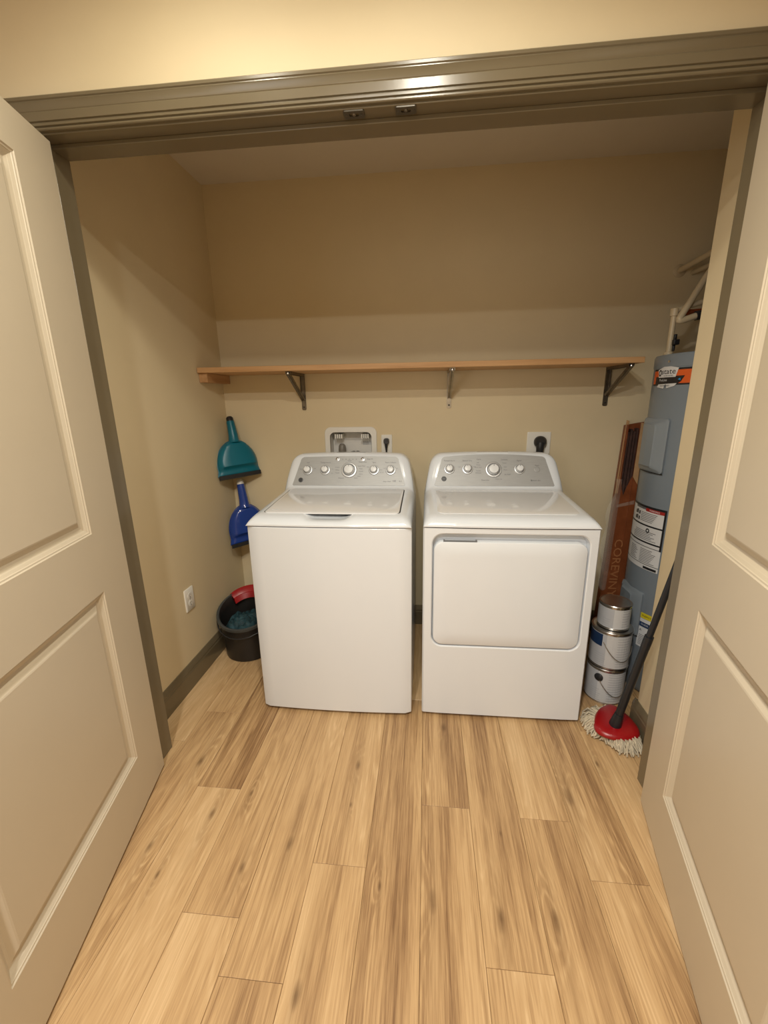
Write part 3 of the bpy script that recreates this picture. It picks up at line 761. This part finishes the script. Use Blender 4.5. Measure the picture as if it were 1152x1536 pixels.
# red wringer on the back part of the rim
mb = MB(); rows = []
a0, a1 = math.radians(30), math.radians(146)
for k in range(17):
    a = a0+(a1-a0)*k/16; zr = rimz(a); e = math.sin(PI*k/16)**.5
    ca, sa = math.cos(a), math.sin(a); pr = [(.165, zr-.016), (.167, zr+.006), (.160, zr+.010+.010*e), (.130, zr-.004), (.112, zr-.040), (.109, zr-.039), (.123, zr-.010), (.148, zr-.004)]
    rows.append([(bc.x+r*ca, bc.y+r*sa, z) for r, z in pr])
mb.loft(rows, True, True, True); mb.build('wringer', red_m, bk, smooth=45)
hdl = MB(); hdl.tube([(bc.x+.161*math.cos(a), bc.y+.161*math.sin(a), rimz(a)-.02-.03*math.sin(PI*(a-PI)/PI)) for a in [PI+PI*k/14 for k in range(15)]], .0035, 8); hdl.build('bail_handle', blackp_m, bk, smooth=50)
# crumpled cloth in the bucket
rng = random.Random(3); mb = MB(); rows = []; NC = 40
for k in range(14):
    f = k/13; row = []
    for i in range(NC):
        a = 2*PI*i/NC; rr_ = .120*(1-f)**.75
        z = .165+.055*f**.6+.022*math.sin(5*a+7*f)*math.sin(3*PI*f)*(1-f)+.014*math.sin(9*a-11*f)*(1-f)*f*3+rng.uniform(-.006, .006)*(1-f)
        row.append((bc.x+rr_*math.cos(a), bc.y+rr_*math.sin(a), z))
    rows.append(row)
rows.insert(0, [(bc.x+.112*math.cos(2*PI*i/NC), bc.y+.112*math.sin(2*PI*i/NC), .06) for i in range(NC)])
mb.loft(rows, True, True, True)
tag(mb.build('cleaning_cloth', teal_cloth_m, smooth=70), 'crumpled dark teal cleaning cloth lying inside the charcoal bucket', 'cloth')

# ================================================================== WATER HEATER
hx, hy, hr = 1.28, -.45, .25
wh = thing('water_heater', 'tall gray-blue electric water heater with orange label behind the right stub wall', 'water heater', (hx, hy, 0))
XF = Matrix.Translation((hx, hy, 0))
MB().lathe([(hr-.012, .001), (hr-.002, .012), (hr, .03), (hr, 1.50)], 96, xf=XF).build('tank', heater_m, wh, smooth=40)
MB().lathe([(hr+.0015, 1.498), (hr+.0025, 1.503), (hr+.0025, 1.540), (hr-.002, 1.549), (hr-.02, 1.552), (.001, 1.556)], 96, xf=XF).build('top_cap', heater_m, wh, smooth=40)
cyl = lambda th, z, off: (hx+(hr+off)*math.cos(math.radians(th)), hy+(hr+off)*math.sin(math.radians(th)), z)
def patch(mb, t0, t1, z0, z1, off, mi=0, n=14):
    vs = []; fs = []
    for k in range(n+1):
        th = t0+(t1-t0)*k/n; vs += [cyl(th, z0, off), cyl(th, z1, off)]
    for k in range(n): fs.append((2*k, 2*k+2, 2*k+3, 2*k+1))
    mb.add(vs, fs, mi)
def poly_patch(mb, pts, off, mi=0):   # convex polygon in (theta,z), sliced in theta
    ts = [p[0] for p in pts]; a, b = min(ts), max(ts); N = 12; vs = []; fs = []
    for k in range(N+1):
        th = a+(b-a)*min(max(k/N, .001), .999); zs = []
        for (p, q) in zip(pts, pts[1:]+pts[:1]):
            if (p[0]-th)*(q[0]-th) < 0: zs.append(p[1]+(q[1]-p[1])*(th-p[0])/(q[0]-p[0]))
        vs += [cyl(th, min(zs), off), cyl(th, max(zs), off)]
    for k in range(N): fs.append((2*k, 2*k+2, 2*k+3, 2*k+1))
    mb.add(vs, fs, mi)
DEG = 180/PI/hr
def ctext(mb, body, size, th, z, off, mi=0, wsc=1.0):
    put_text(mb, body, size, lambda x, y: cyl(th+x*DEG*wsc, z+y, off), mi)
mb = MB()
patch(mb, 168, 250, 1.480, 1.493, .0028-.002, 0); patch(mb, 168, 250, 1.429, 1.4855, .0012, 1, 20); patch(mb, 168, 250, 1.427, 1.433, .0016, 0)
poly_patch(mb, [(174, 1.4315), (206, 1.4315), (210, 1.462), (174, 1.462)], .0020, 0)
poly_patch(mb, [(178, 1.4580), (202.5, 1.4580), (203.5, 1.493), (195, 1.5005), (186, 1.5005), (177.5, 1.489)], .0026, 2)
poly_patch(mb, [(179, 1.431), (203.5, 1.433), (202.5, 1.424), (191, 1.412), (178.5, 1.420)], .0026, 2)
ctext(mb, 'state', .031, 192.5, 1.4805, .0034, 0, 1.25)
ctext(mb, 'WATER HEATERS', .0065, 193, 1.4635, .0034, 0, 1.0); ctext(mb, 'ProLine', .015, 187, 1.447, .0030, 2); ctext(mb, 'MASTER SERIES', .008, 190, 1.4245, .0034, 0)
# round flame mark left of the word
for k in range(20):
    a, b = 2*PI*k/20, 2*PI*(k+1)/20
    mb.add([cyl(181.6+math.cos(q)*r*DEG, 1.4765+math.sin(q)*r*1.35, .0034) for q, r in ((a, .0055), (b, .0055), (b, .010), (a, .010))], [(0, 1, 2, 3)], 0)
poly_patch(mb, [(204, 1.448), (206.3, 1.454), (206.8, 1.444)], .0030, 3)
mb.build('brand_label', [ink_m, orange_m, label_m, plain('cyan_print', L(.02, .22, .5), .4)], wh)
def access_panel(t0, t1, z0, z1):
    lp = rr(t0, t1, z0, z1, .0001, 1)
    mb = MB(); N = 12
    def section(t0, t1, z0, z1, off):
        c = 2.2; cz = .012; pts = []
        for (a, b, e) in ((t1-c, z1-cz, 0), (t0+c, z1-cz, 90), (t0+c, z0+cz, 180), (t1-c, z0+cz, 270)):
            for k in range(6):
                g = math.radians(e+18*k); pts.append((a+c*math.cos(g), b+cz*math.sin(g)))
        return pts
    outer_ = section(t0, t1, z0, z1, 0); inner_ = section(t0+2.2, t1-2.2, z0+.012, z1-.012, 0); groove = section(t0+5, t1-11, z0+.02, z1-.02, 0)
    R_ = [[cyl(a, b, -.001) for a, b in outer_], [cyl(a, b, .010) for a, b in outer_], [cyl(a, b, .016) for a, b in inner_], [cyl(a, b, .016) for a, b in groove], [cyl(a, b, .021) for a, b in section(t0+6.5, t1-12.5, z0+.026, z1-.026, 0)]]
    mb.loft(R_, True, False, False)
    # curved centre closing the raised field
    a0_, a1_, b0_, b1_ = t0+6.5, t1-12.5, z0+.026, z1-.026
    last = R_[-1]; mid_ = [cyl((a0_+a1_)/2+(a-(a0_+a1_)/2)*.02, (b0_+b1_)/2+(b-(b0_+b1_)/2)*.9, .021) for a, b in section(a0_, a1_, b0_, b1_, 0)]
    mb.loft([last, mid_], True, False, True)
    mb.build('access_panel', heaterp_m, wh, smooth=35)
access_panel(164.5, 203.5, 1.060, 1.290)
access_panel(164.5, 203.5, .285, .505)
for z in (1.055, .28):
    mb = MB(); patch(mb, 164.5, 203.5, z, z+.006, .004); mb.build('panel_slot', gap_m, wh)
MB().lathe([(.006, 0), (.005, .003), (.001, .004)], 10, xf=Matrix.Translation(cyl(192, 1.52, .002)) @ Matrix.Rotation(math.radians(192), 4, 'Z') @ Matrix.Rotation(PI/2, 4, 'Y')).build('screw', chrome_m, wh, smooth=40)
mb = MB()
patch(mb, 160, 213.6, .618, .905, .0012, 0, 20)
for z0, z1 in ((.898, .908), (.816, .823), (.739, .746), (.722, .7245), (.640, .6425)): patch(mb, 160, 213.8, z0, z1, .0018, 1, 20)
for z0, z1 in ((.72, .905),): patch(mb, 211.8, 213.8, z0, z1, .0018, 1, 2)
patch(mb, 190, 212, .884, .898, .0018, 2, 8); patch(mb, 172, 190, .889, .898, .0018, 3, 8)
for k in range(6): patch(mb, 183, 200+(k*37 % 9), .836+k*.0075, .8385+k*.0075, .0018, 3, 6)
for k in range(6): patch(mb, 174+(3 if k > 3 else 0), 207-(k*29 % 8), .753+k*.0075, .7554+k*.0075, .0018, 3, 8)
for k in range(9): patch(mb, 190, 209-(k*23 % 6), .648+k*.0075, .6505+k*.0075, .0018, 3, 6)
for k in range(8): patch(mb, 172, 186-(k*17 % 5), .65+k*.008, .6525+k*.008, .0018, 3, 6)
for th in (172, 175, 179): 
    for zc in (.868, .842): patch(mb, th, th+2.6, zc-.008, zc+(.008 if th != 175 else .012), .0018, 1, 2)
patch(mb, 197, 212, .621, .632, .0018, 1, 5)
for k in range(16):
    a, b = 2*PI*k/16, 2*PI*(k+1)/16
    mb.add([cyl(196+math.cos(q)*r*DEG, .798+math.sin(q)*r, .0020) for q, r in ((a, .005), (b, .005), (b, .0105), (a, .0105))], [(0, 1, 2, 3)], 1)
ctext(mb, 'WARNING', .011, 201, .891, .0022, 0); ctext(mb, '!', .016, 186, .893, .0022, 1)
mb.build('warning_label', [label_m, ink_m, redprint_m, grayprint_m], wh)
mb = MB(); patch(mb, 202.5, 219, .385, .412, .0012, 0); patch(mb, 202.5, 219, .366, .384, .0012, 2); patch(mb, 203, 216, .345, .366, .0014, 1); patch(mb, 202.5, 214, .240, .342, .0012, 2); 
for k in range(7): patch(mb, 204.5, 211.5, .252+k*.008, .2545+k*.008, .0018, 3, 4)
ctext(mb, 'ENERGY', .012, 210, .398, .0018, 4); ctext(mb, 'GUIDE', .012, 209, .355, .0018, 2); ctext(mb, 'A', .018, 205.5, .325, .0018, 4)
mb.build('energy_label', [yellow_m, blueprint_m, label_m, grayprint_m, ink_m], wh)
# pipes over the tank
def elbow_pipe(pts, r): 
    P_ = [Vector(p) for p in pts]; out = [P_[0]]
    for a, b, c in zip(P_, P_[1:], P_[2:]):
        d0 = (a-b).normalized(); d1 = (c-b).normalized(); e = .022
        for k in range(5):
            f = k/4; out.append((b+d0*e)*(1-f)**2+b*2*f*(1-f)+(b+d1*e)*f**2)
    return out+[P_[-1]]
rp = .0115
wp = thing('water_pipe', 'cream plastic pipe rising from the heater top and bending toward the right wall', 'pipe', (1.116, -.321, 1.55), 'cream water pipes above the heater')
MB().tube(elbow_pipe([(1.116, -.321, 1.553), (1.116, -.321, 1.742), (1.23, -.33, 1.775), (1.35, -.33, 1.80), (1.85, -.30, 1.84)], rp), rp, 12).build('run', pvc_m, wp, smooth=50)
MB().lathe([(.0165, 0), (.0165, .03)], 14, xf=Matrix.Translation((1.116, -.321, 1.720))).build('elbow_fitting', pvc_m, wp, smooth=40)
MB().lathe([(.016, 0), (.019, .004), (.019, .016), (.016, .02)], 14, xf=Matrix.Translation((1.116, -.321, 1.553))).build('nipple', pvc_m, wp, smooth=40)
MB().box((1.118, -.350, 1.600), (1.142, -.312, 1.622)).box((1.124, -.336, 1.622), (1.136, -.324, 1.645)).box((1.125, -.334, 1.575), (1.135, -.326, 1.60)).build('clamp', ink_m, wp, bevel=.003)
wp = thing('water_pipe', 'cream plastic pipe slanting up from a black fitting above the heater', 'pipe', (1.116, -.36, 1.69), 'cream water pipes above the heater')
MB().tube(elbow_pipe([(1.185, -.36, 1.712), (1.113, -.36, 1.690), (1.208, -.35, 1.867), (1.34, -.33, 2.09), (1.85, -.30, 2.30)], .0135), .0135, 12).build('run', pvc_m, wp, smooth=50)
MB().tube([(1.183, -.36, 1.712), (1.24, -.36, 1.722), (1.255, -.36, 1.724)], [.019, .019, .016], 14).build('black_fitting', blackp_m, wp, smooth=40)
MB().tube([(1.255, -.36, 1.724), (1.42, -.40, 1.74), (1.85, -.42, 1.74)], .0115, 12).build('fitting_run', pvc_m, wp, smooth=50)
wp = thing('copper_stub', 'short orange copper pipe between the two cream pipes above the heater', 'pipe', (1.15, -.30, 1.71))
MB().tube([(1.135, -.30, 1.712), (1.195, -.295, 1.738), (1.85, -.26, 1.77)], .012, 12).build('run', copper_m, wp, smooth=40)
MB().tube([(1.165, -.302, 1.725), (1.19, -.304, 1.736)], .016, 12).build('coupling', copper_m, wp, smooth=40)
wp = thing('water_pipe', 'topmost cream plastic pipe coming straight out of the back wall', 'pipe', (1.275, -.2, 1.97), 'cream water pipes above the heater')
MB().tube([(1.272, -.0005, 1.975), (1.272, -.295, 1.985)], .0135, 12).build('run', pvc_m, wp, smooth=50)
MB().lathe([(.03, 0), (.03, .002), (.018, .008), (.0145, .008)], 20, xf=Matrix.Translation((1.272, -.0005, 1.975)) @ Matrix.Rotation(PI/2, 4, 'X')).build('escutcheon', pvc_m, wp, smooth=40)
wp = thing('water_pipe', 'short cream pipe just under the topmost pipe from the back wall', 'pipe', (1.315, -.2, 1.95), 'cream water pipes above the heater')
MB().tube([(1.335, -.0005, 1.965), (1.335, -.45, 1.955)], .0115, 12).build('run', pvc_m, wp, smooth=50)

# ================================================================== CARTON of boards leaning between wall and heater
bx = thing('flooring_carton', 'tall orange-brown cardboard carton torn open at the top beside the heater', 'carton', (1.075, -.14, 0))
# leaning frame: base to top offset
def CB(u, d, z):     # u across (0..1), d depth 0 front..1 back, z height
    f = z/1.255
    xa = .984+(1.098-.984)*f; xb = 1.098+(1.184-1.098)*f
    yfz = -.242+(-.064+.242)*f
    return (xa+(xb-xa)*u, yfz+d*.042, z)
H_ = 1.255; zt = .93
mb = MB()
TH = .035
# closed lower shell with torn V front
def quad(a, b, c, d, mi=0): mb.add([CB(*a), CB(*b), CB(*c), CB(*d)], [(0, 1, 2, 3)], mi)
NS = 8
tear = [(0.0, 1.24), (.06, 1.24), (.10, .96), (.22, .90), (.34, .87), (.48, .92), (.62, .955), (.70, .975), (.72, 1.245), (1.0, 1.25)]
for (u0, q0), (u1, q1) in zip(tear[:-1], tear[1:]): quad((u0, 0, 0.002), (u1, 0, 0.002), (u1, 0, q1), (u0, 0, q0))
quad((0, 0, .002), (0, 1, .002), (0, 1, 1.235), (0, 0, 1.24)); quad((1, 0, .002), (1, 1, .002), (1, 1, 1.25), (1, 0, 1.255)); quad((0, 1, .002), (1, 1, .002), (1, 1, 1.25), (0, 1, 1.235)); quad((0, 0, .002), (1, 0, .002), (1, 1, .002), (0, 1, .002))
mb.build('carton_wrap', carton_m, bx, solid=.003)
fl_ = MB(); fl_.add([CB(.70, -.10, .97), CB(1.0, -.10, .93), CB(1.0, -.10, 1.245), (CB(.73, -.10, 1.25))], [(0, 1, 2, 3)])
fl_.add([CB(-.03, .35, .88), CB(.03, -.06, .88), CB(.05, -.04, 1.258), CB(-.02, .35, 1.262)], [(0, 1, 2, 3)])
fl_.build('kraft_flap', kraft_m, bx, solid=.003)
for k, (u0, u1, h) in enumerate([(.10, .22, 1.20), (.26, .40, 1.215), (.44, .56, 1.205), (.60, .72, 1.22)]):
    b_ = MB(); A = [CB(u0, .22, .01), CB(u1, .22, .01), CB(u1, .9, .01), CB(u0, .9, .01)]; B_ = [CB(u0, .22, h), CB(u1, .22, h), CB(u1, .9, h), CB(u0, .9, h)]
    b_.loft([A, B_]); b_.build('board', plank_edge_m, bx)
tp = MB(); tp.add([CB(.02, -.03, .805), CB(.98, -.03, .825), CB(.98, -.03, .845), CB(.02, -.03, .82)], [(0, 1, 2, 3)]); tp.build('tape', film_m, bx)
def cfn(x, y, z0): return CB(.50+y/.115, -.03, z0-x)
mb = MB(); put_text(mb, 'COREVINYL', .066, lambda x, y: cfn(x*1.0, y*1.05-.004, .46), 0)
mb.build('carton_lettering', cartonprint_m, bx)
pf = MB(); rows = []
rg = random.Random(5)
for k in range(16):
    z = .36+.60*k/15; wv = .02*math.sin(k*1.3)+.01*rg.random(); e = math.sin(PI*k/15)
    rows.append([Vector(CB(0, .3, z))+Vector((-.003, 0, 0)), Vector(CB(0, .0, z))+Vector((-.012-.03*e-wv*.5, -.01, 0)), Vector(CB(0, -.1, z))+Vector((-.006-.012*e+wv*.3, -.02, 0)), Vector(CB(.15, -.05, z))+Vector((0, -.004, 0))])
pf.loft(rows, False, False, False); pf.build('plastic_wrap', film_m, bx, smooth=80)

# ================================================================== PAINT CANS
def paint_can(label, cx, cy, z0, r, h, patchcol, ear, turn=0, bail=True):
    t = thing('paint_can', label, 'paint can', (cx, cy, z0), 'paint cans stacked beside the dryer')
    X = Matrix.Translation((cx, cy, z0))
    MB().lathe([(r-.003, .0005), (r+.001, .001), (r+.001, .005), (r-.001, .006), (r-.001, h-.012), (r+.002, h-.010), (r+.003, h-.004), (r+.001, h-.0005), (r-.006, h-.0015)], 40, xf=X, cap1=False).build('can_body', tin_m, t, smooth=35)
    MB().lathe([(r-.005, h-.0015), (r-.009, h-.0075), (r-.014, h-.0075), (r-.017, h-.003), (r-.03, h-.0035), (.001, h-.004)], 40, xf=X).build('can_lid', tin_m, t, smooth=35)
    def cp(th, z, off): return (cx+(r+off)*math.cos(math.radians(th)), cy+(r+off)*math.sin(math.radians(th)), z0+z)
    def pat(mb, t0, t1, a, b, off, mi, n=10):
        vs = []; fs = []
        for k in range(n+1):
            th = t0+(t1-t0)*k/n; vs += [cp(th, a, off), cp(th, b, off)]
        for k in range(n): fs.append((2*k, 2*k+2, 2*k+3, 2*k+1))
        mb.add(vs, fs, mi)
    mb = MB(); pat(mb, 0, 360, .009, h-.016, .0000, 0, 40)
    pat(mb, 150, 226+turn, .0095, h-.0165, .0006, 1, 14)
    if patchcol: pat(mb, 160, 224, h*.58, h-.018, .0010, 2, 10)
    nl = int(h/.014)
    for k in range(nl): pat(mb, 256+turn, 312-(k*31 % 17), .02+k*.0125, .0225+k*.0125, .0008, 3, 6)
    for k in range(nl//2): pat(mb, 205, 240-(k*19 % 11), .016+k*.011, .018+k*.011, .0010, 3, 6)
    mb.build('paper_label', [label_m, plain('label_gray', L(.47, .48, .50), .45), blueprint_m, plain('faint_print', L(.40, .41, .43), .5)], t)
    if ear:
        MB().lathe([(.019, -.001), (.019, .003), (.014, .006), (.001, .007)], 18, xf=Matrix.Translation(cp(228, h*.74, 0)) @ Matrix.Rotation(math.radians(228), 4, 'Z') @ Matrix.Rotation(PI/2, 4, 'Y')).build('handle_ear', blackp_m, t, smooth=40)
    if bail:
        MB().tube([cp(228+(k/12)*100, h*.72-.085*h/.19*math.sin(PI*min(1, k/12*.9)), .004+.006*math.sin(PI*k/12)) for k in range(13)], .0016, 6).build('bail_wire', steel_m, t, smooth=50)
paint_can('gallon paint can with a white label and black handle ear, bottom of the stack', .902, -.605, 0, .083, .182, False, True)
paint_can('gallon paint can with a dark blue label patch, middle of the stack', .905, -.603, .183, .084, .186, True, False, 10)
paint_can('smaller white paint can with a shiny lid, top of the stack', .908, -.598, .370, .066, .118, False, False, 20, False)

# ================================================================== MOP
mp_ = thing('floor_mop', 'mop with red triangular head and cotton strings leaning in the right corner', 'mop', (.84, -.87, 0))
pts = [(.771,-.854),(.806,-.791),(.858,-.752),(.884,-.753),(.902,-.780),(.920,-.826),(.926,-.880),(.918,-.913),(.895,-.938),(.838,-.948),(.785,-.933),(.760,-.905)]
def smooth_loop(p, it=2):
    for _ in range(it):
        q = []
        for a, b in zip(p, p[1:]+p[:1]): q += [(a[0]*.75+b[0]*.25, a[1]*.75+b[1]*.25), (a[0]*.25+b[0]*.75, a[1]*.25+b[1]*.75)]
        p = q
    return p
sl = smooth_loop([(.845+(x-.845)*1.10, -.855+(y+.855)*1.06) for x, y in pts]); mc = (sum(p[0] for p in sl)/len(sl), sum(p[1] for p in sl)/len(sl))
def scl(f): return [(mc[0]+(x-mc[0])*f, mc[1]+(y-mc[1])*f) for x, y in sl]
mb = MB(); mb.loft([[(x, y, z) for x, y in scl(f)] for f, z in ((.95, .036), (1.0, .040), (1.01, .047), (.98, .054), (.90, .060), (.70, .066), (.4, .070), (.05, .072))], True, True, True)
mb.build('mop_plate', red_m, mp_, smooth=50)
h0 = Vector((.836, -.890, .072)); h1 = Vector((.926, -1.068, 1.19)); hd_ = (h1-h0).normalized()
mb = MB(); mb.tube([h0-hd_*.004+Vector((0, 0, .0)), h0+hd_*.03, h0+hd_*.06], [.024, .020, .0165], 16); mb.build('socket', darkgray_m, mp_, smooth=40)
mb = MB(); mb.tube([h0+hd_*.05, h0+hd_*.06, h0+hd_*.40, h0+hd_*.405, h0+hd_*.46], [.0140, .0150, .0150, .0158, .0158], 12); mb.tube([h0+hd_*.46, h0+hd_*(h1-h0).length], .0115, 12); mb.build('handle', darkgray_m, mp_, smooth=40)
rg = random.Random(11); mb = MB(); tips = [(.729,-.80),(.728,-.83),(.728,-.85),(.728,-.877),(.740,-.900),(.765,-.905),(.785,-.925),(.805,-.955),(.82,-.985),(.845,-.995),(.87,-.997),(.893,-.990),(.915,-.975),(.930,-.95),(.934,-.91),(.932,-.86),(.930,-.82),(.925,-.78),(.89,-.735),(.85,-.722),(.81,-.725),(.77,-.745),(.742,-.775)]
def tip_at(ang):
    best = None
    for k in range(len(tips)):
        a = tips[k]; b = tips[(k+1) % len(tips)]
        aa = math.atan2(a[1]-mc[1], a[0]-mc[0]); ab = math.atan2(b[1]-mc[1], b[0]-mc[0]); d = (ab-aa) % (2*PI)
        if ((ang-aa) % (2*PI)) <= d: 
            f = ((ang-aa) % (2*PI))/max(d, 1e-6); return (a[0]+(b[0]-a[0])*f, a[1]+(b[1]-a[1])*f)
    return tips[0]
for k in range(330):
    ang = rg.uniform(0, 2*PI); tx, ty = tip_at(ang)
    f = rg.uniform(.80, 1.0); e = Vector((mc[0]+(tx-mc[0])*f, mc[1]+(ty-mc[1])*f, .005+rg.uniform(0, .010)))
    s0 = Vector((mc[0]+(tx-mc[0])*.45, mc[1]+(ty-mc[1])*.45, .034)); m1 = s0.lerp(e, .6)+Vector((rg.uniform(-.008, .008), rg.uniform(-.008, .008), .020+rg.uniform(0, .014)))
    m2 = s0.lerp(e, .86)+Vector((rg.uniform(-.009, .009), rg.uniform(-.009, .009), .010+rg.uniform(-.004, .006)))
    P_ = [s0, s0.lerp(m1, .5)+Vector((0, 0, .004)), m1, m2, e]
    for q in P_: q.x = min(max(q.x, .7275), .936)
    mb.tube(P_, [.0030, .0033, .0034, .0033, .0026], 5)
yo = mb.build('mop_strings', yarn_m, mp_, smooth=60); yo['kind'] = 'stuff'
